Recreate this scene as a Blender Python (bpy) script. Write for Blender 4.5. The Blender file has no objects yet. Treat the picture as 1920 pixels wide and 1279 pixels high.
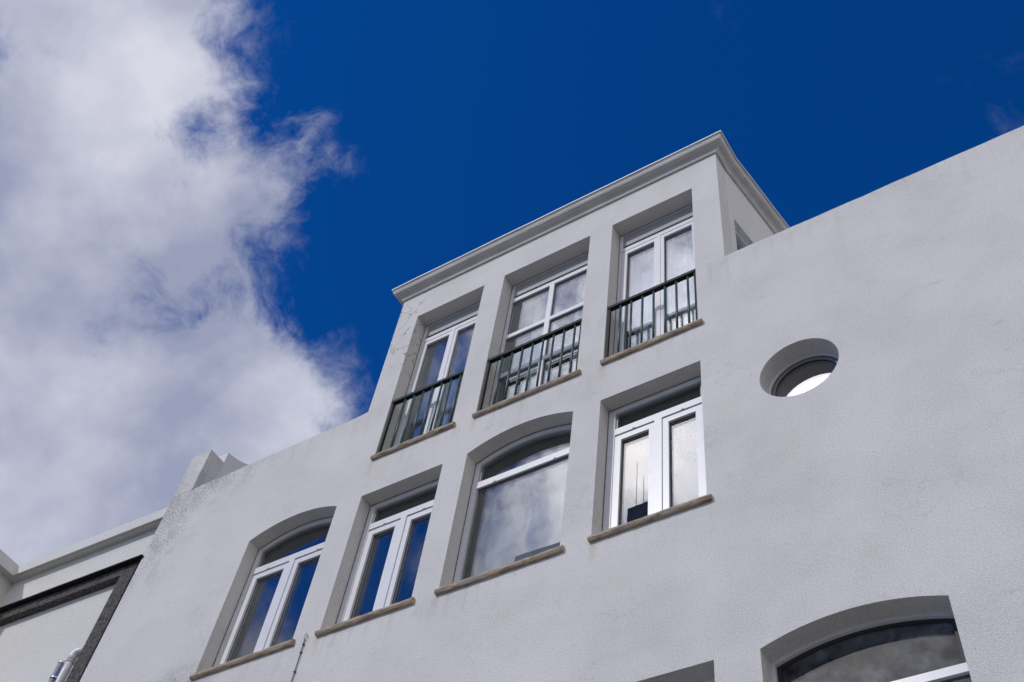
import bpy, bmesh, math, random
from mathutils import Vector, Matrix
from mathutils.geometry import tessellate_polygon
random.seed(7)
S = bpy.context.scene
COL = S.collection
# ------------------------------------------------------------------ camera
cd = bpy.data.cameras.new('camera'); cam = bpy.data.objects.new('camera', cd); COL.objects.link(cam)
R = Vector((0.84489413, 0.52393694, 0.10790729)); U = Vector((0.37164646, -0.72001313, 0.5860546)); B = Vector((0.38475032, -0.45505073, -0.80305419))
cam.matrix_world = Matrix(((R.x, U.x, B.x, 0), (R.y, U.y, B.y, -6.5), (R.z, U.z, B.z, 1.6), (0, 0, 0, 1)))
cd.sensor_width = 36; cd.lens = 38.801; cd.clip_start = 0.05; cd.clip_end = 5000
S.camera = cam
# ------------------------------------------------------------------ sky, sun, exposure
SUN_DIR = Vector((-0.42, -1.0, 0.80)).normalized()
w = bpy.data.worlds.new('World'); S.world = w; w.use_nodes = True
nt = w.node_tree; N = nt.nodes; L = nt.links; N.clear()
out = N.new('ShaderNodeOutputWorld'); bg = N.new('ShaderNodeBackground'); bg.inputs['Strength'].default_value = 0.10
L.new(bg.outputs[0], out.inputs[0])
sky = N.new('ShaderNodeTexSky'); sky.sky_type = 'NISHITA'; sky.sun_disc = False
sky.sun_elevation = math.asin(SUN_DIR.z); sky.sun_rotation = math.atan2(SUN_DIR.x, SUN_DIR.y)
sky.air_density = 1.0; sky.dust_density = 0.1; sky.ozone_density = 3.0
tc = N.new('ShaderNodeTexCoord')
def vm(op, a, b=None):
    n = N.new('ShaderNodeVectorMath'); n.operation = op
    for i, v in enumerate((a, b)):
        if v is None: continue
        if isinstance(v, (tuple, Vector)): n.inputs[i].default_value = v
        else: L.new(v, n.inputs[i])
    return n
def mt(op, a, b=None, c=None, clamp=False, nodes=None, links=None):
    nn = nodes or N; ll = links or L
    n = nn.new('ShaderNodeMath'); n.operation = op; n.use_clamp = clamp
    for i, v in enumerate((a, b, c)):
        if v is None: continue
        if isinstance(v, (int, float)): n.inputs[i].default_value = v
        else: ll.new(v, n.inputs[i])
    return n.outputs[0]
def noise(vec, scale, detail, rough, dist=0.0, nodes=None, links=None, lac=2.0):
    n = (nodes or N).new('ShaderNodeTexNoise'); n.inputs['Scale'].default_value = scale; n.inputs['Detail'].default_value = detail
    n.inputs['Roughness'].default_value = rough; n.inputs['Distortion'].default_value = dist; n.inputs['Lacunarity'].default_value = lac
    if vec is not None: (links or L).new(vec, n.inputs['Vector'])
    return n
dirv = tc.outputs['Generated']
warpn = noise(dirv, 2.6, 5, 0.6)
wv = vm('SUBTRACT', warpn.outputs['Color'], (0.5, 0.5, 0.5)); wv = vm('SCALE', wv.outputs[0]); wv.inputs['Scale'].default_value = 0.16
warped = vm('ADD', dirv, wv.outputs[0]).outputs[0]
def blob(c, r, amp=1.0):
    d = vm('DISTANCE', warped, Vector(c).normalized())
    m = N.new('ShaderNodeMapRange'); m.interpolation_type = 'SMOOTHSTEP'
    m.inputs['From Min'].default_value = r * 1.18; m.inputs['From Max'].default_value = r * 0.08; m.inputs['To Max'].default_value = amp
    L.new(d.outputs['Value'], m.inputs['Value']); return m.outputs[0]
BLOBS = [  # cloud bank behind the building's left end
    ((-0.675, 0.12, 0.747), 0.26), ((-0.560, 0.09, 0.815), 0.17), ((-0.74, 0.32, 0.64), 0.28), ((-0.53, 0.20, 0.825), 0.12, 0.78),
    ((-0.625, 0.31, 0.715), 0.13), ((-0.85, 0.30, 0.45), 0.40), ((-0.85, -0.05, 0.55), 0.30), ((-0.50, 0.25, 0.83), 0.09, 0.35), ((0.065, 0.48, 0.875), 0.07, 0.14),
    # clouds on the street side
    ((-0.415, -0.585, 0.685), 0.13, 0.68), ((-0.30, -0.60, 0.755), 0.15, 0.9), ((-0.17, -0.60, 0.78), 0.18), ((-0.665, -0.515, 0.545), 0.11, 0.85),
    ((-0.25, -0.46, 0.85), 0.14, 0.62), ((-0.40, -0.45, 0.80), 0.16, 0.58), ((-0.17, -0.77, 0.61), 0.20, 0.8),
    # unseen clouds over the street and right, added to light the attic side wall
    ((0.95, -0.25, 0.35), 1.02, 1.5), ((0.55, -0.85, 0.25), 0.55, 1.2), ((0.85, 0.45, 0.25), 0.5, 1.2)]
f = None
for b in BLOBS:
    o = blob(*b); f = o if f is None else mt('MAXIMUM', f, o)
n1 = noise(warped, 7.5, 11, 0.66, 0.2); n2 = noise(warped, 2.0, 4, 0.5)
amp = mt('ADD', mt('MULTIPLY', f, 3.0, clamp=True), 0.5)
dens = mt('ADD', mt('MULTIPLY', f, 1.5), mt('MULTIPLY', mt('SUBTRACT', n1.outputs['Fac'], 0.5), mt('MULTIPLY', amp, 2.1)))
hw = vm('SCALE', wv.outputs[0]); hw.inputs['Scale'].default_value = 0.3
hd = vm('ADD', dirv, hw.outputs[0]).outputs[0]
for c, rad, a_ in (((-0.525, 0.156, 0.836), 0.045, 0.42), ((-0.485, 0.195, 0.853), 0.05, 0.28), ((-0.480, 0.108, 0.872), 0.035, 0.2), ((-0.470, 0.285, 0.835), 0.05, 0.4)):
    d_ = vm('DISTANCE', hd, Vector(c).normalized()); h_ = N.new('ShaderNodeMapRange'); h_.interpolation_type = 'SMOOTHSTEP'
    h_.inputs['From Min'].default_value = rad; h_.inputs['From Max'].default_value = 0.0; h_.inputs['To Max'].default_value = a_
    L.new(d_.outputs['Value'], h_.inputs['Value']); dens = mt('SUBTRACT', dens, h_.outputs[0])
mr = N.new('ShaderNodeMapRange'); mr.interpolation_type = 'SMOOTHSTEP'; mr.inputs['From Min'].default_value = 0.13; mr.inputs['From Max'].default_value = 1.0
L.new(dens, mr.inputs['Value']); cover = mr.outputs[0]
# cloud brightness: soft thick and thin parts, brighter close to the sun
shade = N.new('ShaderNodeMapRange'); shade.inputs['From Min'].default_value = 0.36; shade.inputs['From Max'].default_value = 0.66
half = vm('SCALE', wv.outputs[0]); half.inputs['Scale'].default_value = 0.35
L.new(noise(vm('ADD', dirv, half.outputs[0]).outputs[0], 5.5, 8, 0.54).outputs['Fac'], shade.inputs['Value'])
cr = N.new('ShaderNodeMix'); cr.data_type = 'RGBA'; cr.inputs['A'].default_value = (3.2, 3.5, 4.9, 1); cr.inputs['B'].default_value = (6.8, 6.9, 7.9, 1)
L.new(shade.outputs[0], cr.inputs['Factor'])
sd = vm('DISTANCE', dirv, Vector((-0.26, -0.61, 0.75)).normalized())
glow = N.new('ShaderNodeMapRange'); glow.data_type = 'FLOAT_VECTOR'; glow.interpolation_type = 'SMOOTHSTEP'
L.new(sd.outputs['Value'], glow.inputs['Vector'])
glow.inputs[7].default_value = (0.32,) * 3; glow.inputs[8].default_value = (0.0,) * 3
glow.inputs[9].default_value = (1.0, 1.0, 1.0); glow.inputs[10].default_value = (4.2, 4.1, 4.15)
far = N.new('ShaderNodeMapRange'); far.data_type = 'FLOAT_VECTOR'; far.interpolation_type = 'SMOOTHSTEP'   # clouds to the street and right whiter, boosted to brighten the shaded side wall
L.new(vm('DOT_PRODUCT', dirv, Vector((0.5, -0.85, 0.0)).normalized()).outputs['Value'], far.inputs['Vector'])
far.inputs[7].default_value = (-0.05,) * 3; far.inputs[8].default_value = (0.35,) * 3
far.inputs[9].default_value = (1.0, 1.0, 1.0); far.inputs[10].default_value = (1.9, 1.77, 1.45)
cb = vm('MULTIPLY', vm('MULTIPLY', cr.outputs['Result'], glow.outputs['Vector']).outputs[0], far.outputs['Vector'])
tint = N.new('ShaderNodeMix'); tint.data_type = 'RGBA'; tint.blend_type = 'MULTIPLY'; tint.inputs['Factor'].default_value = 1.0
tint.inputs['B'].default_value = (0.02, 0.445, 1.10, 1)
L.new(sky.outputs[0], tint.inputs['A'])
mx = N.new('ShaderNodeMix'); mx.data_type = 'RGBA'
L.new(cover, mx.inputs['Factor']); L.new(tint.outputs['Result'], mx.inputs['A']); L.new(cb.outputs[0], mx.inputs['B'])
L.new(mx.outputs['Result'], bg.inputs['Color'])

sl = bpy.data.lights.new('sun', 'SUN'); sl.energy = 1.85; sl.angle = math.radians(0.9); sl.color = (1.0, 0.965, 0.92)
sun = bpy.data.objects.new('sun', sl); COL.objects.link(sun)
sun.rotation_euler = (-SUN_DIR).to_track_quat('-Z', 'Y').to_euler()
S.view_settings.view_transform = 'Standard'; S.view_settings.look = 'None'; S.view_settings.gamma = 1.0
S.view_settings.use_curve_mapping = False; S.view_settings.exposure = 0.0
S.render.engine = 'CYCLES'; S.cycles.max_bounces = 8; S.cycles.transparent_max_bounces = 12

# ------------------------------------------------------------------ materials
def mat(name):
    m = bpy.data.materials.new(name); m.use_nodes = True
    n = m.node_tree.nodes; return m, n, m.node_tree.links, n['Principled BSDF']
def ramp(n, l, fac, p0, p1, c0, c1):
    r = n.new('ShaderNodeValToRGB'); r.color_ramp.elements[0].position = p0; r.color_ramp.elements[1].position = p1
    r.color_ramp.elements[0].color = (*c0, 1); r.color_ramp.elements[1].color = (*c1, 1); l.new(fac, r.inputs[0]); return r.outputs[0]
def mixc(n, l, fac, a, b, mode='MIX'):
    m = n.new('ShaderNodeMix'); m.data_type = 'RGBA'; m.blend_type = mode
    for s, v in (('Factor', fac), ('A', a), ('B', b)):
        if isinstance(v, (int, float)): m.inputs[s].default_value = v
        elif isinstance(v, tuple): m.inputs[s].default_value = (*v, 1)
        else: l.new(v, m.inputs[s])
    return m.outputs['Result']
def mrange(n, l, v, a, b, lo=0.0, hi=1.0, smooth=True):
    m = n.new('ShaderNodeMapRange'); m.interpolation_type = 'SMOOTHSTEP' if smooth else 'LINEAR'
    m.inputs['From Min'].default_value = a; m.inputs['From Max'].default_value = b
    m.inputs['To Min'].default_value = lo; m.inputs['To Max'].default_value = hi
    l.new(v, m.inputs['Value']); return m.outputs[0]
def stucco(name, base, dirt=1.0, bump=1.0, marks=False):
    m, n, l, p = mat(name)
    co = n.new('ShaderNodeTexCoord').outputs['Object']
    M = lambda op, a, b=None, c=None, clamp=False: mt(op, a, b, c, clamp, n, l)
    NZ = lambda sc, d, r, di=0.0, v=co: noise(v, sc, d, r, di, n, l).outputs['Fac']
    big = NZ(0.8, 4, 0.6)
    col = mixc(n, l, mrange(n, l, big, 0.3, 0.7), tuple(c * 0.955 for c in base), base)
    # yellowish weathered patches
    yel = M('MULTIPLY', mrange(n, l, NZ(1.7, 5, 0.62), 0.52, 0.72), 0.32 * dirt)
    col = mixc(n, l, yel, col, (base[0] * 0.93, base[1] * 0.90, base[2] * 0.80))
    # fine grain of the roughcast
    gr = mrange(n, l, NZ(66, 3, 0.6), 0.3, 0.7, 0.85, 1.06)
    g3 = n.new('ShaderNodeCombineColor'); [l.new(gr, g3.inputs[i]) for i in range(3)]
    col = mixc(n, l, 1.0, col, g3.outputs[0], 'MULTIPLY')
    sep = n.new('ShaderNodeSeparateXYZ'); l.new(co, sep.inputs[0]); X, Y, Z = sep.outputs
    # mould specks: sparse everywhere, thick below the parapet edge
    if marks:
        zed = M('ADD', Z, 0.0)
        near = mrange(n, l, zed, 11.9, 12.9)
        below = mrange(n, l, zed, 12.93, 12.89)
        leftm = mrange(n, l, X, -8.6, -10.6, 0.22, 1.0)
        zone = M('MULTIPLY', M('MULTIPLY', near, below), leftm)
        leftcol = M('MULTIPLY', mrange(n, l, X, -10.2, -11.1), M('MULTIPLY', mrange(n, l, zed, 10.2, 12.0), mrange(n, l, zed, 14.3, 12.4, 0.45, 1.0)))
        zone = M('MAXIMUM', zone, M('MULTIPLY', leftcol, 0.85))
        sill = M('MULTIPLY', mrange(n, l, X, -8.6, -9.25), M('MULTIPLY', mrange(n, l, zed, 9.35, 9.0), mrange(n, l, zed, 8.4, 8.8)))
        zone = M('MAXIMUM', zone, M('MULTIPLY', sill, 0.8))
    else:
        zone = None
    patch = NZ(2.6, 4, 0.6)
    sp = n.new('ShaderNodeTexVoronoi'); sp.inputs['Scale'].default_value = 26; l.new(co, sp.inputs['Vector'])
    spn = NZ(42, 3, 0.65)
    if zone is not None:
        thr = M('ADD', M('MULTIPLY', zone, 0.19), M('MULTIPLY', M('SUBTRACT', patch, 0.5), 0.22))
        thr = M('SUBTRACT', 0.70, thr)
    else:
        thr = M('SUBTRACT', 0.73, M('MULTIPLY', M('SUBTRACT', patch, 0.5), 0.22))
    speck = M('MULTIPLY', M('SUBTRACT', spn, thr), 14.0, clamp=True)
    col = mixc(n, l, M('MULTIPLY', speck, 0.85 * dirt), col, (0.085, 0.08, 0.075))
    # soft grey smudges
    smv = n.new('ShaderNodeMapping'); smv.inputs['Scale'].default_value = (1.0, 1.0, 2.2); smv.inputs['Rotation'].default_value = (0, 0.5, 0); l.new(co, smv.inputs[0])
    sm = mrange(n, l, noise(smv.outputs[0], 1.5, 7, 0.72, 0.3, n, l).outputs['Fac'], 0.60, 0.76)
    col = mixc(n, l, M('MULTIPLY', sm, 0.42 * dirt), col, (0.30, 0.29, 0.27))
    if zone is not None:
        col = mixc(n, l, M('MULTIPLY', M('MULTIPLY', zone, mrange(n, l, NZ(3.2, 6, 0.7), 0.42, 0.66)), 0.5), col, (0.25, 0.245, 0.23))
        # hairline cracks on the attic storey's left pier and a few elsewhere
        cn = NZ(2.3, 4, 0.55, 0.4)
        line = M('SUBTRACT', 1.0, M('MULTIPLY', M('ABSOLUTE', M('SUBTRACT', cn, 0.5)), 95.0), clamp=True)
        cz = M('MULTIPLY', mrange(n, l, X, -7.0, -7.45), M('MULTIPLY', mrange(n, l, Z, 13.4, 13.9), mrange(n, l, X, -8.0, -7.9)))
        few = mrange(n, l, NZ(0.9, 3, 0.5, 0, co), 0.55, 0.62)
        cz = M('MAXIMUM', cz, M('MULTIPLY', few, 0.16))
        col = mixc(n, l, M('MULTIPLY', M('MULTIPLY', line, cz), 0.85), col, (0.13, 0.11, 0.085))
        # thin rain streaks hanging from the parapet and from the sills
        sv = n.new('ShaderNodeMapping'); sv.inputs['Scale'].default_value = (9, 9, 0.55); l.new(co, sv.inputs[0])
        stn = mrange(n, l, noise(sv.outputs[0], 1.0, 6, 0.7, 0.1, n, l).outputs['Fac'], 0.50, 0.72)
        run = M('MULTIPLY', mrange(n, l, Z, 12.0, 12.88), mrange(n, l, Z, 12.93, 12.88))
        for (sz, a0_, a1_) in ((11.69, -7.5, -2.8), (8.92, -9.3, -2.8)):
            run = M('MAXIMUM', run, M('MULTIPLY', M('MULTIPLY', mrange(n, l, Z, sz - 0.55, sz), mrange(n, l, Z, sz + .02, sz)), M('MULTIPLY', mrange(n, l, X, a0_ - .02, a0_), mrange(n, l, X, a1_ + .02, a1_))))
        col = mixc(n, l, M('MULTIPLY', M('MULTIPLY', stn, run), 0.30), col, (0.30, 0.28, 0.235))
        # rusty run-off below the ends of the sills
        for (sx, sz) in ((-4.09, 11.68), (-5.86, 11.68), (-6.13, 11.68), (-7.4, 11.68), (-5.86, 8.9), (-7.4, 8.9), (-4.07, 8.9)):
            a = mrange(n, l, M('ABSOLUTE', M('SUBTRACT', X, sx)), 0.07, 0.0)
            bz = M('MULTIPLY', mrange(n, l, Z, sz - 0.32, sz), mrange(n, l, Z, sz + 0.03, sz))
            col = mixc(n, l, M('MULTIPLY', M('MULTIPLY', a, bz), M('MULTIPLY', NZ(7, 4, 0.6), 0.7)), col, (0.48, 0.38, 0.20))
    l.new(col, p.inputs['Base Color']); p.inputs['Roughness'].default_value = 0.92; p.inputs['Specular IOR Level'].default_value = 0.2
    # relief
    st = n.new('ShaderNodeMapping'); st.inputs['Scale'].default_value = (1, 1, 1.5); st.inputs['Rotation'].default_value = (0, 0.6, 0); l.new(co, st.inputs[0])
    h1 = noise(st.outputs[0], 60, 4, 0.66, 0.3, n, l).outputs['Fac']
    h2 = NZ(2.2, 3, 0.5)
    h = M('ADD', M('MULTIPLY', h1, 0.0115), M('MULTIPLY', h2, 0.022))
    bp = n.new('ShaderNodeBump'); l.new(mrange(n, l, NZ(1.1, 4, 0.6), 0.35, 0.65, 0.55 * bump, 1.0 * bump), bp.inputs['Strength']); bp.inputs['Distance'].default_value = 1.0
    l.new(h, bp.inputs['Height']); l.new(bp.outputs[0], p.inputs['Normal'])
    return m
WHITE = (0.665, 0.652, 0.632)
M_wall = stucco('white_stucco', WHITE, 1.0, 1.0, True)
M_wall2 = stucco('smooth_white_render', (0.66, 0.655, 0.63), 0.25, 0.45)
M_wall3 = stucco('side_white_render', (0.70, 0.69, 0.672), 0.2, 0.8)
def simple(name, col, rough=0.5, metal=0.0, spec=0.5, nscale=None, namp=0.15, bump=0.0, bscale=40, stretch=None):
    m, n, l, p = mat(name); p.inputs['Roughness'].default_value = rough; p.inputs['Metallic'].default_value = metal; p.inputs['Specular IOR Level'].default_value = spec
    co = n.new('ShaderNodeTexCoord').outputs['Object']
    if stretch:
        mp = n.new('ShaderNodeMapping'); mp.inputs['Scale'].default_value = stretch; l.new(co, mp.inputs[0]); co = mp.outputs[0]
    if nscale:
        f = noise(co, nscale, 6, 0.65, 0.2, n, l).outputs['Fac']
        c = ramp(n, l, f, 0.3, 0.7, tuple(x * (1 - namp) for x in col), tuple(min(1, x * (1 + namp)) for x in col)); l.new(c, p.inputs['Base Color'])
    else: p.inputs['Base Color'].default_value = (*col, 1)
    if bump:
        bp = n.new('ShaderNodeBump'); bp.inputs['Strength'].default_value = 0.6; bp.inputs['Distance'].default_value = bump
        l.new(noise(co, bscale, 4, 0.6, 0, n, l).outputs['Fac'], bp.inputs['Height']); l.new(bp.outputs[0], p.inputs['Normal'])
    return m
M_pvc = simple('white_pvc', (0.66, 0.66, 0.675), 0.28, 0, 0.5, 5, 0.05)
M_gasket = simple('black_gasket', (0.02, 0.02, 0.022), 0.6)
M_cornice = simple('weathered_cornice', (0.47, 0.46, 0.445), 0.85, 0, 0.2, 6, 0.16, 0.004, 60, (0.35, 1, 1))
M_shutter = simple('grey_shutter_box', (0.33, 0.33, 0.34), 0.5, 0, 0.4, 4, 0.08)
M_green = simple('dark_green_paint', (0.026, 0.075, 0.062), 0.4, 0, 0.45, 18, 0.35)
M_rail = simple('shade_darkened_green_paint', (0.006, 0.011, 0.010), 0.6, 0, 0.2)  # near-black colour stands for the rail's unlit underside; posts share it
M_greytrim = simple('round_frame_grey', (0.22, 0.23, 0.23), 0.4)
M_pipe = simple('grey_pvc_pipe', (0.56, 0.56, 0.58), 0.38, 0, 0.5, 6, 0.06)
M_steel = simple('stainless_steel', (0.80, 0.78, 0.76), 0.30, 1.0, 0.5, 3, 0.08)
M_cable = simple('cable_dark', (0.05, 0.05, 0.05), 0.5)
M_hook = simple('galvanised_hook', (0.30, 0.30, 0.31), 0.4, 0.8)
M_basalt = simple('dark_basalt', (0.085, 0.078, 0.076), 0.9, 0, 0.2, 26, 0.95, 0.02, 40)
M_basalt2 = simple('shade_darkened_basalt', (0.014, 0.012, 0.013), 0.9, 0, 0.2, 26, 0.8, 0.01, 40)  # cap stones only: shade of their underside put into a darker basalt
M_seal = simple('dirty_sealant', (0.17, 0.15, 0.125), 0.95, 0, 0.1, 24, 0.9, 0.004, 80)
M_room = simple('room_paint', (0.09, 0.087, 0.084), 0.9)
M_asphalt = simple('asphalt', (0.07, 0.07, 0.072), 0.9, 0, 0.3, 30, 0.3, 0.01, 200)
M_ground = simple('pale_paving', (0.36, 0.33, 0.28), 0.9, 0, 0.3, 0.6, 0.15, 0.004, 20)
M_kerb = simple('kerb_stone', (0.25, 0.25, 0.25), 0.9, 0, 0.3, 8, 0.2)
M_roof = simple('clay_tiles', (0.30, 0.12, 0.07), 0.85, 0, 0.3, 3, 0.3)
M_mast = simple('antenna_metal', (0.16, 0.16, 0.17), 0.5, 0.5)
def sill_mat():
    m, n, l, p = mat('brown_sill_stone'); co = n.new('ShaderNodeTexCoord').outputs['Object']
    mp = n.new('ShaderNodeMapping'); mp.inputs['Scale'].default_value = (3.5, 14, 22); l.new(co, mp.inputs[0])
    f = noise(mp.outputs[0], 1.6, 7, 0.7, 0.8, n, l).outputs['Fac']
    c = ramp(n, l, f, 0.34, 0.68, (0.15, 0.105, 0.07), (0.56, 0.45, 0.33))
    c = mixc(n, l, mrange(n, l, noise(co, 4.5, 5, 0.7, 0.3, n, l).outputs['Fac'], 0.5, 0.66), c, (0.30, 0.29, 0.27))
    l.new(c, p.inputs['Base Color']); p.inputs['Roughness'].default_value = 0.8
    bp = n.new('ShaderNodeBump'); bp.inputs['Distance'].default_value = 0.006; l.new(f, bp.inputs['Height']); l.new(bp.outputs[0], p.inputs['Normal'])
    return m
M_sill = sill_mat()
def glass_mat(name, f0, dirt, tintc=(0.9, 0.93, 0.95), dsc=9, ddist=0.25):
    m, n, l, p = mat(name); n.remove(p); o = n['Material Output']
    M = lambda op, a, b=None, c=None, clamp=False: mt(op, a, b, c, clamp, n, l)
    ge = n.new('ShaderNodeNewGeometry'); dp = n.new('ShaderNodeVectorMath'); dp.operation = 'DOT_PRODUCT'
    l.new(ge.outputs['Normal'], dp.inputs[0]); l.new(ge.outputs['Incoming'], dp.inputs[1])
    fc = M('SUBTRACT', 1.0, M('ABSOLUTE', dp.outputs['Value']), clamp=True)
    fr = M('ADD', M('MULTIPLY', M('POWER', fc, 4.0), 1 - f0), f0, clamp=True)
    tr = n.new('ShaderNodeBsdfTransparent'); tr.inputs[0].default_value = (*tintc, 1)
    gl = n.new('ShaderNodeBsdfGlossy'); gl.inputs['Roughness'].default_value = 0.0; gl.inputs[0].default_value = (0.95, 0.97, 1, 1)
    co = n.new('ShaderNodeTexCoord').outputs['Object']
    bp = n.new('ShaderNodeBump'); bp.inputs['Strength'].default_value = 1.0; bp.inputs['Distance'].default_value = 0.0004
    l.new(noise(co, 1.6, 1, 0.4, 0, n, l).outputs['Fac'], bp.inputs['Height']); l.new(bp.outputs[0], gl.inputs['Normal'])
    mx = n.new('ShaderNodeMixShader'); l.new(fr, mx.inputs[0]); l.new(tr.outputs[0], mx.inputs[1]); l.new(gl.outputs[0], mx.inputs[2])
    df = n.new('ShaderNodeBsdfDiffuse'); df.inputs[0].default_value = (0.45, 0.46, 0.48, 1)
    d = M('MULTIPLY', mrange(n, l, noise(co, dsc, 8, 0.7, ddist, n, l).outputs['Fac'], 0.3, 0.8), dirt)
    m2 = n.new('ShaderNodeMixShader'); l.new(d, m2.inputs[0]); l.new(mx.outputs[0], m2.inputs[1]); l.new(df.outputs[0], m2.inputs[2])
    l.new(m2.outputs[0], o.inputs[0]); return m
M_glass = glass_mat('window_glass', 0.10, 0.02)
M_glass_dusty = glass_mat('dusty_window_glass', 0.14, 0.05)
M_glass_dark = glass_mat('dark_tinted_glass', 0.035, 0.34, (0.45, 0.47, 0.5), 5, 0.0)
def curtain_mat():
    m, n, l, p = mat('sheer_curtain'); o = n['Material Output']; p.inputs['Base Color'].default_value = (0.44, 0.46, 0.50, 1); p.inputs['Roughness'].default_value = 0.9
    tl = n.new('ShaderNodeBsdfTranslucent'); tl.inputs[0].default_value = (0.7, 0.7, 0.72, 1)
    a = n.new('ShaderNodeMixShader'); a.inputs[0].default_value = 0.3; l.new(p.outputs[0], a.inputs[1]); l.new(tl.outputs[0], a.inputs[2])
    l.new(a.outputs[0], o.inputs[0]); return m
M_curtain = curtain_mat()
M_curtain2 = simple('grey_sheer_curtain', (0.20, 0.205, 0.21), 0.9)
M_blind = simple('slate_blind', (0.10, 0.11, 0.13), 0.8)

# ------------------------------------------------------------------ helpers
I4 = Matrix.Identity(4)
def tag(o, label=None, cat=None, group=None, kind=None):
    if label: o['label'] = label
    if cat: o['category'] = cat
    if group: o['group'] = group
    if kind: o['kind'] = kind
    return o
def empty(name, loc=(0, 0, 0), parent=None):
    o = bpy.data.objects.new(name, None); COL.objects.link(o); o.location = loc
    if parent: o.parent = parent
    return o
def build(name, bm, m, parent=None, M=I4, smooth=False, bevel=0.0, seg=1):
    if bevel:
        es = [e for e in bm.edges if e.is_manifold and e.calc_face_angle(0) > 0.6]
        bmesh.ops.bevel(bm, geom=es, offset=bevel, segments=seg, profile=0.5, affect='EDGES', clamp_overlap=True)
    me = bpy.data.meshes.new(name); bmesh.ops.recalc_face_normals(bm, faces=bm.faces[:]) if not getattr(bm, 'keep', False) else None
    bm.to_mesh(me); bm.free(); me.transform(M); me.materials.append(m)
    if smooth: me.polygons.foreach_set('use_smooth', [True] * len(me.polygons))
    o = bpy.data.objects.new(name, me); COL.objects.link(o)
    if parent: o.parent = parent; o.matrix_parent_inverse = Matrix.Identity(4)
    return o
def box(bm, x0, x1, y0, y1, z0, z1):
    v = [bm.verts.new((x, y, z)) for x in (x0, x1) for y in (y0, y1) for z in (z0, z1)]
    for q in ((0, 1, 3, 2), (4, 6, 7, 5), (0, 4, 5, 1), (2, 3, 7, 6), (0, 2, 6, 4), (1, 5, 7, 3)): bm.faces.new([v[i] for i in q])
def prism(bm, loop, y0, y1):      # closed (x,z) loop extruded in y
    a = [bm.verts.new((x, y0, z)) for x, z in loop]; b = [bm.verts.new((x, y1, z)) for x, z in loop]
    bm.faces.new(a); bm.faces.new(b[::-1]); n = len(loop)
    for i in range(n): j = (i + 1) % n; bm.faces.new((a[i], b[i], b[j], a[j]))
def ring(bm, outer, inner, y0, y1):
    n = len(outer)
    V = [[bm.verts.new((x, y, z)) for x, z in lp] for y in (y0, y1) for lp in (outer, inner)]
    of, inf, ob, inb = V
    for i in range(n):
        j = (i + 1) % n
        bm.faces.new((of[i], of[j], inf[j], inf[i])); bm.faces.new((ob[j], ob[i], inb[i], inb[j]))
        bm.faces.new((of[j], of[i], ob[i], ob[j])); bm.faces.new((inf[i], inf[j], inb[j], inb[i]))
def cyl(bm, a, b, r, n=12, caps=True, r2=None):
    a, b = Vector(a), Vector(b); d = (b - a).normalized(); t = d.orthogonal().normalized(); s = d.cross(t); r2 = r if r2 is None else r2
    A = [bm.verts.new(a + (t * math.cos(k * 2 * math.pi / n) + s * math.sin(k * 2 * math.pi / n)) * r) for k in range(n)]
    Bv = [bm.verts.new(b + (t * math.cos(k * 2 * math.pi / n) + s * math.sin(k * 2 * math.pi / n)) * r2) for k in range(n)]
    for k in range(n): bm.faces.new((A[k], A[(k + 1) % n], Bv[(k + 1) % n], Bv[k]))
    if caps: bm.faces.new(A[::-1]); bm.faces.new(Bv)
def tube(bm, pts, r, n=10):
    pts = [Vector(p) for p in pts]; rings = []
    d0 = (pts[1] - pts[0]).normalized(); t = d0.orthogonal().normalized()
    for i, p in enumerate(pts):
        d = (pts[min(i + 1, len(pts) - 1)] - pts[max(i - 1, 0)]).normalized()
        t = (t - d * t.dot(d)).normalized(); s = d.cross(t)
        rr = r[i] if isinstance(r, (list, tuple)) else r
        rings.append([bm.verts.new(p + (t * math.cos(k * 2 * math.pi / n) + s * math.sin(k * 2 * math.pi / n)) * rr) for k in range(n)])
    for A, Bv in zip(rings, rings[1:]):
        for k in range(n): bm.faces.new((A[k], A[(k + 1) % n], Bv[(k + 1) % n], Bv[k]))
    bm.faces.new(rings[0][::-1]); bm.faces.new(rings[-1])
def rect(x0, x1, z0, z1): return [(x0, z0), (x1, z0), (x1, z1), (x0, z1)]
NA = 20
def arch(x0, x1, z0, zs, rise, d=0.0):     # bottom edge, then the arc from right to left; d insets the loop
    w = (x1 - x0) / 2; r = (w * w + rise * rise) / (2 * rise); cx = (x0 + x1) / 2; cz = zs + rise - r; rr = r - d
    pts = [(x0 + d, z0 + d), (x1 - d, z0 + d)]
    a0 = math.acos(max(-1, min(1, (w - d) / rr)))
    for k in range(NA + 1):
        a = a0 + (math.pi - 2 * a0) * k / NA; pts.append((cx + rr * math.cos(a), cz + rr * math.sin(a)))
    return pts
def circle(cx, cz, r, n=56): return [(cx + r * math.cos(2 * math.pi * k / n), cz + r * math.sin(2 * math.pi * k / n)) for k in range(n)]
def slab(name, m, parent, outline, holes, thick, M=I4):
    bm = bmesh.new(); loops = [outline] + holes
    flat = [p for lp in loops for p in lp]
    tris = tessellate_polygon([[Vector((x, z, 0)) for x, z in lp] for lp in loops])
    F = [bm.verts.new((x, 0, z)) for x, z in flat]; K = [bm.verts.new((x, thick, z)) for x, z in flat]
    for t in tris:
        try: bm.faces.new([F[i] for i in t]); bm.faces.new([K[i] for i in reversed(t)])
        except ValueError: pass
    k = 0
    for lp in loops:
        n = len(lp)
        for i in range(n): a, b = k + i, k + (i + 1) % n; bm.faces.new((F[a], F[b], K[b], K[a]))
        k += n
    return build(name, bm, m, parent, M)

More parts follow.
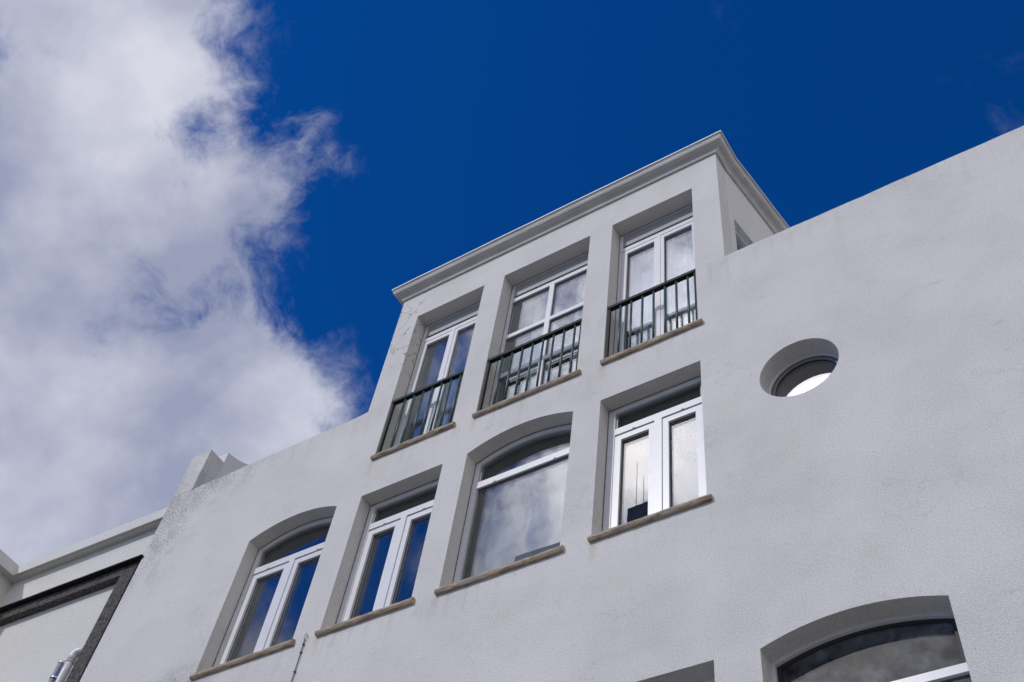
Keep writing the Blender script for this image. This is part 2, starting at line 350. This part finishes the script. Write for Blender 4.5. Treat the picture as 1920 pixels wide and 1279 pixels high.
# ------------------------------------------------------------------ ground
bm = bmesh.new(); box(bm, -1500, 1500, -1500, 1500, -0.5, -0.012); tag(build('ground', bm, M_ground), 'pale ground', kind='structure')
bm = bmesh.new(); box(bm, -200, 200, -12.0, -3.2, -0.011, 0.0); tag(build('road', bm, M_asphalt), 'asphalt street', kind='structure')
bm = bmesh.new(); box(bm, -200, 200, -3.2, 0.0, -0.011, 0.12)
tag(build('pavement', bm, M_ground), 'pale pavement', kind='structure')
bm = bmesh.new(); box(bm, -200, 200, -15.0, -12.0, -0.011, 0.12)
tag(build('pavement', bm, M_ground), 'pale pavement', kind='structure')

# ------------------------------------------------------------------ white building
bld = empty('white_building', (0, 0, 0))
tag(bld, 'white stuccoed building with round window, arched windows and raised attic storey with green railings', 'building')
UP = [(-7.395, -6.205), (-5.855, -4.440), (-4.090, -2.888)]
UZ0, UZ1 = 11.72, 14.905
MID = [('arch', -9.212, -7.785), ('rect', -7.402, -6.200), ('arch', -5.855, -4.435), ('rect', -4.088, -2.884)]
MZ0, MZS, RISE = 8.94, 11.065, 0.160
holes = [rect(a, b, UZ0, UZ1) for a, b in UP]
for k, a, b in MID: holes.append(rect(a, b, MZ0, MZS) if k == 'rect' else arch(a, b, MZ0, MZS, RISE))
RC = (-1.862, 10.338); RR = 0.404
holes.append(circle(RC[0], RC[1], RR))
LOW = (-2.508, -1.070, 5.0, 7.178, 0.133)
holes.append(arch(LOW[0], LOW[1], LOW[2], LOW[3], LOW[4]))
LOWR = (-4.088, -2.892, 5.0, 7.199)
holes.append(rect(*LOWR))
def rough_edge(xa, xb, z, amp=0.004, step=0.21):
    n = int(abs(xb - xa) / step); o = []
    for i in range(1, n):
        o.append((xa + (xb - xa) * (i + random.uniform(-.3, .3)) / n, z + random.uniform(-amp, amp) - (0.007 if random.random() < .08 else 0)))
    return o
outline = [(-11.452, 0.0), (8.0, 0.0), (8.0, 12.884)] + rough_edge(8.0, -2.512, 12.884) + [(-2.512, 12.884), (-2.512, 15.575), (-7.795, 15.575), (-7.785, 12.88)] + rough_edge(-7.785, -11.05, 12.86, 0.004) + [(-11.050, 12.835), (-11.045, 13.744), (-11.432, 13.744)]
TH = 0.30
slab('wall', M_wall, bld, outline, holes, TH)
# attic side wall with a bend, its second leg holding a window
P0, P1 = Vector((-2.512, 0.0, 0)), Vector((-2.506, 0.32, 0)); dl = Vector((0.140, 1.0, 0)).normalized()
P2 = P1 + dl * 3.0
def frame_m(o, d): # local x along d, local y into the wall (towards -X)
    n = Vector((-d.y, d.x, 0)); return Matrix(((d.x, n.x, 0, o.x), (d.y, n.y, 0, o.y), (0, 0, 1, 0), (0, 0, 0, 1)))
bm = bmesh.new(); A = P0 + Vector((0.003, TH, 0))
for pts in (((P0.x, TH - 0.002), (P1.x, P1.y), (P1.x - 0.25, P1.y), (P0.x - 0.25, TH - 0.002)),):
    lo = [bm.verts.new((x, y, 12.0)) for x, y in pts]; hi = [bm.verts.new((x, y, 15.575)) for x, y in pts]
    bm.faces.new(lo[::-1]); bm.faces.new(hi)
    for i in range(4): bm.faces.new((lo[i], lo[(i + 1) % 4], hi[(i + 1) % 4], hi[i]))
build('side_wall', bm, M_wall3, bld)
MS = frame_m(P1, dl)
SW = (0.085, 1.30, 12.6, 14.385)
slab('side_wall', M_wall3, bld, rect(0.0, 3.0, 12.0, 15.575), [rect(*SW)], 0.25, MS)
bm = bmesh.new(); box(bm, -7.79, -7.55, TH, 3.2, 12.0, 15.575); build('side_wall', bm, M_wall3, bld)
bm = bmesh.new(); box(bm, -7.79, -2.3, 3.2, 3.4, 12.0, 15.575); build('rear_wall', bm, M_wall3, bld)
# roofs
bm = bmesh.new(); box(bm, -7.7, -2.6, 0.10, 3.35, 15.55, 15.72); build('attic_roof', bm, M_cornice, bld)
bm = bmesh.new(); box(bm, -11.3, 7.9, TH, 9.0, 11.95, 12.15); build('terrace_roof', bm, simple('pale_bounce_terrace', (0.60, 0.58, 0.54), 0.85, 0, 0.3, 3, 0.1), bld)  # unseen terrace made pale to bounce sunlight onto the attic side wall
bm = bmesh.new(); box(bm, -11.43, 8.0, 9.0, 9.3, 0, 12.88); build('rear_wall', bm, M_wall3, bld)
bm = bmesh.new(); box(bm, 7.7, 8.0, TH, 9.0, 0, 12.88); build('end_wall', bm, M_wall3, bld)
# party wall at the left end with stepped and swept top
prof = [(TH - .002, 0.0), (9.0, 0.0), (9.0, 13.2), (3.0, 14.9), (1.6, 14.55), (1.1, 14.32), (0.73, 14.12), (0.615, 14.06), (0.50, 14.015), (0.38, 13.985), (0.298, 13.979), (0.298, 13.744)]
bm = bmesh.new()
a = [bm.verts.new((-11.430, y, z)) for y, z in prof]; b = [bm.verts.new((-11.047, y, z)) for y, z in prof]
bm.faces.new(a); bm.faces.new(b[::-1])
for i in range(len(prof)): j = (i + 1) % len(prof); bm.faces.new((a[i], b[i], b[j], a[j]))
build('party_wall', bm, M_wall3, bld)

# cornice of the attic storey: a moulded profile swept along the wall tops
def cornice_profile():
    pr = [(0.0, 15.565), (0.026, 15.565), (0.030, 15.578)]
    for k in range(8):
        t = k / 7; pr.append((0.034 + 0.062 * (1 - math.cos(t * math.pi / 2)), 15.586 + 0.070 * math.sin(t * math.pi / 2)))
    pr += [(0.104, 15.657), (0.105, 15.668)]
    for k in range(8):
        t = k / 7; pr.append((0.112 + 0.040 * math.sin(t * math.pi / 2), 15.672 + 0.078 * (1 - math.cos(t * math.pi / 2))))
    pr += [(0.152, 15.756), (0.160, 15.757), (0.160, 15.782), (0.150, 15.790), (0.0, 15.80)]
    return pr
def sweep(bm, path, prof):     # path [(x,y)], outward = right-hand side of travel
    n = len(path); rows = []
    for i, (x, y) in enumerate(path):
        dirs = []
        if i > 0: d = Vector((x - path[i - 1][0], y - path[i - 1][1])).normalized(); dirs.append(Vector((d.y, -d.x)))
        if i < n - 1: d = Vector((path[i + 1][0] - x, path[i + 1][1] - y)).normalized(); dirs.append(Vector((d.y, -d.x)))
        nn = sum(dirs, Vector((0, 0))).normalized(); k = 1 / max(0.3, nn.dot(dirs[0]))
        rows.append([bm.verts.new((x + nn.x * k * o, y + nn.y * k * o, z)) for o, z in prof])
    m = len(prof)
    for A, Bv in zip(rows, rows[1:]):
        for j in range(m): bm.faces.new((A[j], A[(j + 1) % m], Bv[(j + 1) % m], Bv[j]))
    bm.faces.new(rows[0]); bm.faces.new(rows[-1][::-1])
CP = cornice_profile()
front = [(-7.797, 3.3), (-7.797, -0.001), (-2.509, -0.001), (P1.x + 0.001, P1.y), (P2.x, P2.y)]
# subdivide the long straight runs a little so that the edge is not ruler-straight
def wavy(path, step, amp):
    o = []
    for (a, b) in zip(path, path[1:]):
        d = Vector(b) - Vector(a); k = max(1, int(d.length / step))
        for i in range(k):
            p = Vector(a) + d * (i / k)
            if i: nrm = Vector((d.y, -d.x)).normalized(); p = p + nrm * random.uniform(0, amp)
            o.append((p.x, p.y))
    o.append(path[-1]); return o
bm = bmesh.new(); sweep(bm, wavy(front, 0.55, 0.0025), CP); build('cornice', bm, M_cornice, bld)
# thin bright metal flashing on the cornice edge
bm = bmesh.new(); sweep(bm, wavy(front, 0.35, 0.004), [(0.02, 15.803), (0.168, 15.795), (0.168, 15.780), (0.1755, 15.780), (0.1755, 15.806), (0.02, 15.815)])
build('flashing', bm, simple('white_flashing', (0.72, 0.72, 0.73), 0.6), bld)

# ------------------------------------------------------------------ sills
def sill(x0, x1, z0, z1, yf=-0.046, M=I4, yb=0.20):
    bm = bmesh.new(); n = 16; rows = []
    for i in range(n + 1):
        x = x0 + (x1 - x0) * i / n; j = lambda a: random.uniform(-a, a)
        rows.append([bm.verts.new(p) for p in ((x, yb, z0), (x, yf + 0.012 + j(.003), z0 + j(.0025)), (x, yf + j(.003), z0 + 0.016 + j(.002)), (x, yf - 0.004 + j(.003), (z0 + z1) / 2), (x, yf + j(.003), z1 - 0.018), (x, yf + 0.016 + j(.003), z1 + j(.002)), (x, yb, z1 + 0.006))])
    for A, Bv in zip(rows, rows[1:]):
        for k in range(7): bm.faces.new((A[k], A[(k + 1) % 7], Bv[(k + 1) % 7], Bv[k]))
    bm.faces.new(rows[0]); bm.faces.new(rows[-1][::-1])
    return build('window_sill', bm, M_sill, bld, M)

# ------------------------------------------------------------------ windows
YF = 0.188
def pane(parent, loop, y, m=None, M=I4, t=0.018):
    bm = bmesh.new(); prism(bm, loop, y, y + t); o = build('pane', bm, m or M_glass, parent, M)
    return o
def gasket(bm_list, outer, y): pass
def frame_loop(parent, name, outer, inner, y0, y1, m=None, bev=0.005, M=I4):
    bm = bmesh.new(); ring(bm, outer, inner, y0, y1); return build(name, bm, m or M_pvc, parent, M, bevel=bev, seg=1)
def seal(parent, outer, inner, y, M=I4):
    bm = bmesh.new(); ring(bm, outer, inner, y, y + 0.006); return build('gasket', bm, M_gasket, parent, M)
def sealant(win, lo, li, y):
    bm = bmesh.new(); ring(bm, lo, li, y - 0.006, y + 0.001); build('sealant', bm, M_seal, win)
def sash(parent, x0, x1, z0, z1, w, y0=0.196, y1=0.255, M=I4, g=None, tilt=0):
    s = frame_loop(parent, 'sash', rect(x0, x1, z0, z1), rect(x0 + w, x1 - w, z0 + w, z1 - w), y0, y1, M=M, bev=0.008)
    seal(parent, rect(x0 + w - .001, x1 - w + .001, z0 + w - .001, z1 - w + .001), rect(x0 + w + .007, x1 - w - .007, z0 + w + .007, z1 - w - .007), y0 + 0.030, M)
    pane(parent, rect(x0 + w + .001, x1 - w - .001, z0 + w + .001, z1 - w - .001), y0 + 0.038, g, M)
    return s
def joints(parent, x, z0, z1): pass
def mid_window(kind, x0, x1):
    fw = 0.088; bz0, bz1 = 10.630, 10.728
    o = arch(x0, x1, MZ0 + .005, MZS, RISE) if kind == 'arch' else rect(x0, x1, MZ0 + .005, MZS)
    i = arch(x0, x1, MZ0 + .005, MZS, RISE, fw * 0.85) if kind == 'arch' else rect(x0 + fw, x1 - fw, MZ0 + .005 + fw, MZS - fw * 0.85)
    win = frame_loop(bld, 'window', [(x * 1.0, z) for x, z in o], i, YF, 0.262)
    return win, fw, bz0, bz1
def inner_arch_top(x0, x1, fw, zb, extra=0.0):
    lp = arch(x0, x1, MZ0 + .005, MZS, RISE, fw * 0.85 + extra)[2:]
    return [(x0 + fw * 0.85 + extra, zb), (x1 - fw * 0.85 - extra, zb)] + lp
for kind, x0, x1 in MID:
    win, fw, bz0, bz1 = mid_window(kind, x0, x1)
    fixed = abs(x0 + 5.855) < 0.01
    g = 0.009
    if kind == 'arch': sealant(win, arch(x0 - .001, x1 + .001, MZ0, MZS + .001, RISE), arch(x0, x1, MZ0, MZS, RISE, g), YF)
    else: sealant(win, rect(x0 - .001, x1 + .001, MZ0, MZS + .001), rect(x0 + g, x1 - g, MZ0 + g, MZS - g), YF)
    bm = bmesh.new(); box(bm, x0 + fw * .8, x1 - fw * .8, YF + .004, 0.256, bz0, bz1); build('transom', bm, M_pvc, win, bevel=0.007)
    e = 0.022
    if kind == 'arch':
        tl = inner_arch_top(x0, x1, fw, bz1); tli = inner_arch_top(x0, x1, fw, bz1 + e, e)
    else:
        tl = rect(x0 + fw, x1 - fw, bz1, MZS - fw * .85); tli = rect(x0 + fw + e, x1 - fw - e, bz1 + e, MZS - fw * .85 - e)
    frame_loop(win, 'glazing_bead', tl, tli, YF + .020, 0.25, simple('shaded_bead', (0.10, 0.105, 0.11), 0.5) if False else M_greytrim, 0)
    pane(win, tl, YF + 0.045)
    if fixed:
        lo = rect(x0 + fw, x1 - fw, MZ0 + .09, bz0); li = rect(x0 + fw + .012, x1 - fw - .012, MZ0 + .102, bz0 - .012)
        bm = bmesh.new(); ring(bm, lo, li, YF + 0.030, YF + 0.036); build('gasket', bm, M_gasket, win)
        pane(win, lo, YF + 0.040)
    else:
        c = (x0 + x1) / 2 + .01
        sash(win, x0 + fw + .004, c - 0.040, MZ0 + 0.06, bz0 - 0.026, 0.074)
        sash(win, c + 0.040, x1 - fw - .004, MZ0 + 0.06, bz0 - 0.026, 0.074)
        bm = bmesh.new(); box(bm, c - 0.0425, c + 0.0425, YF - 0.006, 0.25, MZ0 + .06, bz0 - .003); build('mullion', bm, M_pvc, win, bevel=0.012, seg=2)
        bm = bmesh.new(); box(bm, x0 + fw, x1 - fw, YF + 0.025, YF + .03, bz0 - 0.030, bz0 + .002); build('gasket', bm, M_gasket, win)
    sill(x0 - 0.012, x1 + 0.055, 8.926, 8.994)
    # drain slots on the head bars
    for zz in (bz0 + 0.012,):
        for xx in (x0 + 0.30, x1 - 0.33):
            bm = bmesh.new(); box(bm, xx, xx + 0.035, YF + .001, YF + .006, bz0 + .004, bz0 + .010); build('drain_slot', bm, M_gasket, win)
UG = 0.235
for k, (x0, x1) in enumerate(UP):
    z0 = UZ0 + .005; fw = 0.052
    win = frame_loop(bld, 'window', rect(x0, x1, z0, UZ1), rect(x0 + fw, x1 - fw, z0 + fw, UZ1 - .022), 0.215, 0.285)
    bz0, bz1 = 14.465, 14.545
    sealant(win, rect(x0 - .001, x1 + .001, z0, UZ1 + .001), rect(x0 + .007, x1 - .007, z0 + .007, UZ1 - .007), 0.215)
    bm = bmesh.new(); box(bm, x0 + fw * .8, x1 - fw * .8, 0.219, 0.28, bz0, bz1); build('transom', bm, M_pvc, win, bevel=0.006)
    # grey shutter box seen above the glazing, with the shadow gap under it
    bm = bmesh.new(); box(bm, x0 + fw, x1 - fw, 0.235, 0.27, bz1 + 0.085, UZ1 - .022); build('shutter_box', bm, M_shutter, win, bevel=0.003)
    pane(win, rect(x0 + fw, x1 - fw, bz1, bz1 + .085), 0.245, M_glass_dusty)
    if k == 1:
        c = (x0 + x1) / 2 - .0
        zs = [(z0 + fw, 12.705), (12.780, 13.583), (13.657, bz0)]
        bm = bmesh.new(); box(bm, c - .038, c + .038, 0.219, 0.28, z0 + fw, bz0 - .001); build('mullion', bm, M_pvc, win, bevel=0.006)
        for s in (-1, 1):
            xa, xb = (x0 + fw, c - .038) if s < 0 else (c + .038, x1 - fw)
            for (za, zb) in ((12.705, 12.780), (13.583, 13.657)):
                bm = bmesh.new(); box(bm, xa, xb, 0.221, 0.278, za, zb); build('glazing_bar', bm, M_pvc, win, bevel=0.006)
            for za, zb in zs:
                seal(win, rect(xa, xb, za, zb), rect(xa + .008, xb - .008, za + .008, zb - .008), 0.245)
                pane(win, rect(xa, xb, za, zb), 0.252, M_glass_dusty)
    else:
        c = (x0 + x1) / 2
        sash(win, x0 + fw + .003, c - .003, z0 + .055, bz0 - .012, 0.068, 0.222, 0.28, g=M_glass_dusty)
        sash(win, c + .003, x1 - fw - .003, z0 + .055, bz0 - .012, 0.068, 0.222, 0.28, g=M_glass_dusty)
        bm = bmesh.new(); box(bm, c - .022, c + .022, 0.214, 0.24, z0 + .06, bz0 - .014); build('mullion', bm, M_pvc, win, bevel=0.006)
    sill(x0 - 0.014, x1 + 0.06, 11.702, 11.772)
# side window of the attic
a0, a1, b0, b1 = SW
win = frame_loop(bld, 'window', rect(a0, a1, b0, b1), rect(a0 + .06, a1 - .06, b0 + .06, b1 - .06), 0.072, 0.14, M=MS)
pane(win, rect(a0 + .055, a1 - .055, b0 + .055, b1 - .055), 0.095, M=MS)
# round window
cx, cz = RC
win = frame_loop(bld, 'window', circle(cx, cz, RR - .001), circle(cx, cz, RR - .026), 0.200, 0.27, M=I4, bev=0.003)
frame_loop(win, 'gasket', circle(cx, cz, RR - .026), circle(cx, cz, RR - .036), 0.218, 0.27, M_gasket, 0)
frame_loop(win, 'sash', circle(cx, cz, RR - .036), circle(cx, cz, RR - .062), 0.222, 0.285, M_greytrim, 0.005)
frame_loop(win, 'gasket', circle(cx, cz, RR - .062), circle(cx, cz, RR - .068), 0.236, 0.285, M_gasket, 0)
pane(win, circle(cx, cz, RR - .063), 0.242, glass_mat('round_pane_glass', 0.30, 0.0))
# lower arched window
lx0, lx1, lz0, lzs, lr = LOW
lo = arch(lx0, lx1, lz0, lzs, lr); li = arch(lx0, lx1, lz0, lzs, lr, 0.032)
win = frame_loop(bld, 'window', lo, li, 0.195, 0.27)
bm = bmesh.new(); box(bm, lx0 + .03, lx1 - .03, 0.205, 0.265, 6.684, 6.756); build('transom', bm, M_pvc, win, bevel=0.006)
top = [(lx0 + .032, 6.756), (lx1 - .032, 6.756)] + li[2:]
e = .03; li2 = arch(lx0, lx1, lz0, lzs, lr, 0.032 + .030); top2 = [(lx0 + .062, 6.76), (lx1 - .062, 6.76)] + li2[2:]
frame_loop(win, 'gasket', top, top2, 0.228, 0.25, M_gasket, 0)
pane(win, top, 0.240, M_glass_dark); pane(win, rect(lx0 + .032, lx1 - .032, lz0 + .032, 6.684), 0.240, M_glass_dark)
# lower rectangular window
win = frame_loop(bld, 'window', rect(*LOWR), rect(LOWR[0] + .06, LOWR[1] - .06, LOWR[2] + .06, LOWR[3] - .06), 0.195, 0.27)
pane(win, rect(LOWR[0] + .06, LOWR[1] - .06, LOWR[2] + .06, LOWR[3] - .06), 0.235)

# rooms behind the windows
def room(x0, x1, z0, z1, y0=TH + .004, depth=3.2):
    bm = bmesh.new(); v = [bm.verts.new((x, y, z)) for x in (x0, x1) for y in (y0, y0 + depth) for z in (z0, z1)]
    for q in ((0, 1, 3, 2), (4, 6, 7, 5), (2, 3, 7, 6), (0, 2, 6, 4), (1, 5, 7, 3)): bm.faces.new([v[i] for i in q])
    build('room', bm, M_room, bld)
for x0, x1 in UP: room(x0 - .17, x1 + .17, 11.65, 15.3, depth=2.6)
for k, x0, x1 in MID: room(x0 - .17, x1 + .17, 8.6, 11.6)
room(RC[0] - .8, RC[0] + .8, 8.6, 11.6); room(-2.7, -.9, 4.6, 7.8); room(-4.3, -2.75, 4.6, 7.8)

# ------------------------------------------------------------------ railings
def railing(x0, x1, pickets):
    bm = bmesh.new(); box(bm, x0 + .004, x1 - .004, 0.010, 0.070, 12.862, 12.910)
    r = build('balcony_railing', bm, M_rail, bld, bevel=0.003)
    for x in (x0 + .022, x1 - .022):
        bm = bmesh.new(); box(bm, x - .014, x + .014, 0.022, 0.058, 11.772, 12.878); build('post', bm, M_rail, r)
    me = None
    for x in pickets:
        if me is None:
            bm = bmesh.new(); cyl(bm, (0, 0.040, 11.770), (0, 0.040, 12.875), 0.0148, 12)
            o = build('baluster', bm, M_green, r, smooth=False); me = o.data; o.location.x = x
            for p in me.polygons: p.use_smooth = len(p.vertices) == 4
        else:
            o = bpy.data.objects.new('baluster', me); COL.objects.link(o); o.parent = r; o.location.x = x
railing(*UP[0], [-7.176 + i * 0.1489 for i in range(7)])
railing(*UP[1], [-5.636 + i * 0.1539 for i in range(8)])
railing(*UP[2], [-3.918 + i * 0.1510 for i in range(7)])

# ------------------------------------------------------------------ curtains
def curtain(x0, x1, z0, z1, y, label, amp=0.025, wave=0.09, group=None, m=None):
    bm = bmesh.new(); n = max(8, int((x1 - x0) / 0.014)); ph = random.uniform(0, 6); prev = None
    for i in range(n + 1):
        x = x0 + (x1 - x0) * i / n; d = amp * math.sin(x / wave * 2 * math.pi + ph) + amp * .5 * math.sin(x / wave * 3.7 + ph)
        c = [bm.verts.new((x, y + d * (1 - .3 * t), z1 + (z0 - z1) * t)) for t in (0, .5, 1)]
        if prev:
            for k in range(2): bm.faces.new((prev[k], c[k], c[k + 1], prev[k + 1]))
        prev = c
    o = build('curtain', bm, m or M_curtain, None, smooth=True)
    return tag(o, label, 'curtain', group)
curtain(-7.10, -6.21, 11.74, 14.7, 0.50, 'white sheer curtain behind the leftmost window with a green railing')
curtain(-5.60, -5.18, 11.74, 14.7, 0.50, 'white curtain behind the left half of the middle window with a green railing')
curtain(-4.92, -4.45, 11.74, 14.7, 0.52, 'white curtain behind the right half of the middle window with a green railing')
curtain(-3.95, -2.9, 11.74, 14.7, 0.48, 'white sheer curtain behind the rightmost window with a green railing')
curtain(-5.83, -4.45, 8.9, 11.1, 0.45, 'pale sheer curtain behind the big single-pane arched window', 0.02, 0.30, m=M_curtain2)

# ------------------------------------------------------------------ hanging cable on the facade
cb_ = empty('hanging_cable', (-7.57, -0.02, 8.98))
tag(cb_, 'thin dark cable hanging from a small ring hook between two window sills', 'cable')
def rel(o, p): return tuple(Vector(p) - o.location)
bm = bmesh.new(); pts = [(-7.572 + 0.002 * math.sin(z * 9), -0.014, z) for z in [8.95 - 0.25 * i for i in range(18)]]
tube(bm, [rel(cb_, p) for p in pts], 0.0055, 6); build('wire', bm, M_cable, cb_, smooth=True)
bm = bmesh.new(); ringp = [(0.022 * math.sin(a), -0.003, 0.026 * math.cos(a)) for a in [2 * math.pi * k / 16 for k in range(17)]]
tube(bm, ringp, 0.004, 6); build('ring', bm, M_hook, cb_, smooth=True)
bm = bmesh.new(); cyl(bm, (0.004, 0.02, 0.028), (0.004, -0.012, 0.028), 0.006, 8); build('hook', bm, M_hook, cb_)
for z in (8.88, 8.775, 8.53, 8.2):
    bm = bmesh.new(); c = rel(cb_, (-7.572, 0, z)); box(bm, c[0] - .012, c[0] + .009, -0.002, 0.02, c[2] - .008, c[2] + .008); build('clip', bm, M_cable, cb_, bevel=.002)

# ------------------------------------------------------------------ neighbouring building
nb = empty('white_neighbour_building', (0, 0, 0))
tag(nb, 'white rendered building at the far left with dark stone trim and plain flat cornice', 'building')
ang = math.atan(0.095 / 3.1)
dn = Vector((math.cos(ang), math.sin(ang), 0)); on = Vector((-11.45, 0.0, 0)); nn = Vector((-dn.y, dn.x, 0))
MN = Matrix(((dn.x, nn.x, 0, on.x), (dn.y, nn.y, 0, on.y), (0, 0, 1, 0), (0, 0, 0, 1)))   # local x runs right, so the wall spans negative x
WN = 0.150
ctop, cbot = 12.672, 12.480
bm = bmesh.new(); box(bm, -3.36, 0.018, WN, 0.5, 0, cbot + .06); build('wall', bm, M_wall2, nb, MN)
wing_x = -3.30
bm = bmesh.new(); box(bm, wing_x - 0.35, wing_x, -1.05, WN + .05, 0, cbot + .06); build('wing_wall', bm, M_wall2, nb, MN)
bm = bmesh.new(); box(bm, wing_x - 6, wing_x - .352, -1.05, 5, 0, cbot + .05); build('wing', bm, M_wall2, nb, MN)
bm = bmesh.new(); box(bm, wing_x - .3, 0.018, .502, 6, 11.9, 12.1); build('roof', bm, M_cornice, nb, MN)
prof = [(0.0, cbot), (0.105, cbot), (0.108, cbot + .012), (0.120, cbot + .012), (0.120, cbot - .008), (0.150, cbot - .008), (0.150, ctop), (0.0, ctop)]
bm = bmesh.new(); sweep(bm, [(wing_x, -1.05), (wing_x, WN), (0.018, WN)], prof)
build('cornice', bm, M_wall2, nb, MN)
# dark basalt trim: cap slabs, lintel stones, jamb stones
ty = 0.035
def stones(name, n, fn):
    for i in range(n):
        bm = bmesh.new(); fn(bm, i); build(name, bm, M_basalt2 if name == 'cap_stone' else M_basalt, nb, MN, bevel=0.004)
xs = [-3.30, -2.62, -1.98, -1.22, -0.62, 0.035]
def cap(bm, i): box(bm, xs[i] + .002, xs[i + 1] - .002, -0.045 + random.uniform(-.002, .002), WN + .01, 11.665, 11.690)
stones('cap_stone', 5, cap)
xl = [-3.30, -2.75, -2.05, -1.30, -0.72, -0.085]
def lint(bm, i): box(bm, xl[i] + .002, xl[i + 1] - .002, ty + random.uniform(-.003, .003), WN + .01, 11.500, 11.662)
stones('lintel_stone', 5, lint)
zj = [11.498, 10.85, 10.1, 9.35, 8.6, 7.8, 7.0, 6.0, 5.0, 4.0, 3.0, 2.0, 1.0, 0.0]
def jamb(bm, i): box(bm, -0.345, -0.085, ty + random.uniform(-.003, .003), WN + .01, zj[i + 1] + .002, zj[i] - .002)
stones('jamb_stone', 13, jamb)
bm = bmesh.new(); box(bm, -0.083, -0.062, ty + .03, WN + .01, 0, 11.66); build('edge_strip', bm, M_wall2, nb, MN)

# pipes in the corner beside the jamb
def L2W(p): return MN @ Vector(p)
dp = empty('drain_pipe', L2W((-0.50, 0.06, 0)))
tag(dp, 'grey plastic pipe with elbow at its top beside the dark stone jamb', 'pipe')
px = -0.505; r0 = 0.052; yy = 0.055
Mloc = MN.copy()
def bl(name, bm, m, parent, smooth=True): # build in the neighbour's frame, relative to the parent
    T = Matrix.Translation(-parent.location) @ MN; return build(name, bm, m, parent, T, smooth)
bm = bmesh.new(); tube(bm, [(px, yy, z) for z in (0.12, 3, 6, 9.9, 10.075)], r0, 20); bl('pipe', bm, M_pipe, dp)
bm = bmesh.new(); el = [(px, yy, 10.07), (px, yy, 10.16)]
for k in range(1, 9):
    a = math.pi / 2 * k / 8; el.append((px + 0.085 * (1 - math.cos(a)) , yy + 0.03 * (1 - math.cos(a)), 10.16 + 0.085 * math.sin(a)))
el += [(px + 0.12, yy + .06, 10.245), (px + 0.13, WN + .01, 10.24)]
tube(bm, el, [r0 + .006] * 2 + [r0 + .004] * (len(el) - 2), 20); bl('elbow', bm, M_pipe, dp)
bm = bmesh.new(); cyl(bm, (px, yy, 10.065), (px, yy, 10.080), r0 + .009, 20); bl('collar', bm, M_pipe, dp)
fp = empty('flue_pipe', L2W((-0.68, 0.04, 0)))
tag(fp, 'shiny stainless steel flue pipe with clamp band, left of the grey plastic pipe', 'pipe')
px2 = -0.665; r1 = 0.062; y2 = 0.07
bm = bmesh.new(); cyl(bm, (px2, y2, 0.12), (px2, y2, 10.09), r1, 28, True)
o = bl('pipe', bm, M_steel, fp, False)
for p in o.data.polygons: p.use_smooth = len(p.vertices) == 4
for z in (10.095, 9.86, 8.6):
    bm = bmesh.new(); cyl(bm, (px2, y2, z - .012), (px2, y2, z + .012), r1 + .006, 28); o = bl('clamp_band', bm, M_steel, fp, False)
    for p in o.data.polygons: p.use_smooth = len(p.vertices) == 4
bm = bmesh.new(); cyl(bm, (px2, y2, 9.842), (px2, y2, 9.847), r1 + .004, 28); bl('seam', bm, M_gasket, fp, False)

# ------------------------------------------------------------------ tall blocks far across the town, mirrored in the lower corners of two windows
def tower(x0, x1, top, label, masts):
    t = empty('tower_block', ((x0 + x1) / 2, -162, 0)); tag(t, label, 'building')
    w = (x1 - x0) / 2
    bm = bmesh.new(); box(bm, -w, w, -2, 2, 0, top - 3 if not masts else top - 7); build('wall', bm, M_tlight, t)
    bm = bmesh.new(); box(bm, w * (0.25 if not masts else -.94), w * 1.001, -1.8, 2.15, top - 8.5, top - 4.5 if not masts else top); build('penthouse', bm, M_tdark, t)
    for fx, h in masts:
        bm = bmesh.new(); cyl(bm, (fx * w, 1, top), (fx * w, 1, top + h), 0.09, 6, True, 0.05); build('antenna_mast', bm, M_mast, t)
M_tlight = simple('pale_concrete', (0.42, 0.42, 0.42), 0.9, 0, 0.2, 0.1, 0.1)
M_tdark = simple('slate_cladding', (0.17, 0.20, 0.23), 0.7, 0, 0.3, 0.2, 0.2)
tower(-127.0, -107.0, 197, 'dark topped block mirrored in the lower corner of the big arched window', ())
tower(-95.4, -86.2, 197, 'dark topped block with roof antennas mirrored in the right rectangular window of the middle row', ((-.55, 17), (-.1, 11), (.75, 16)))
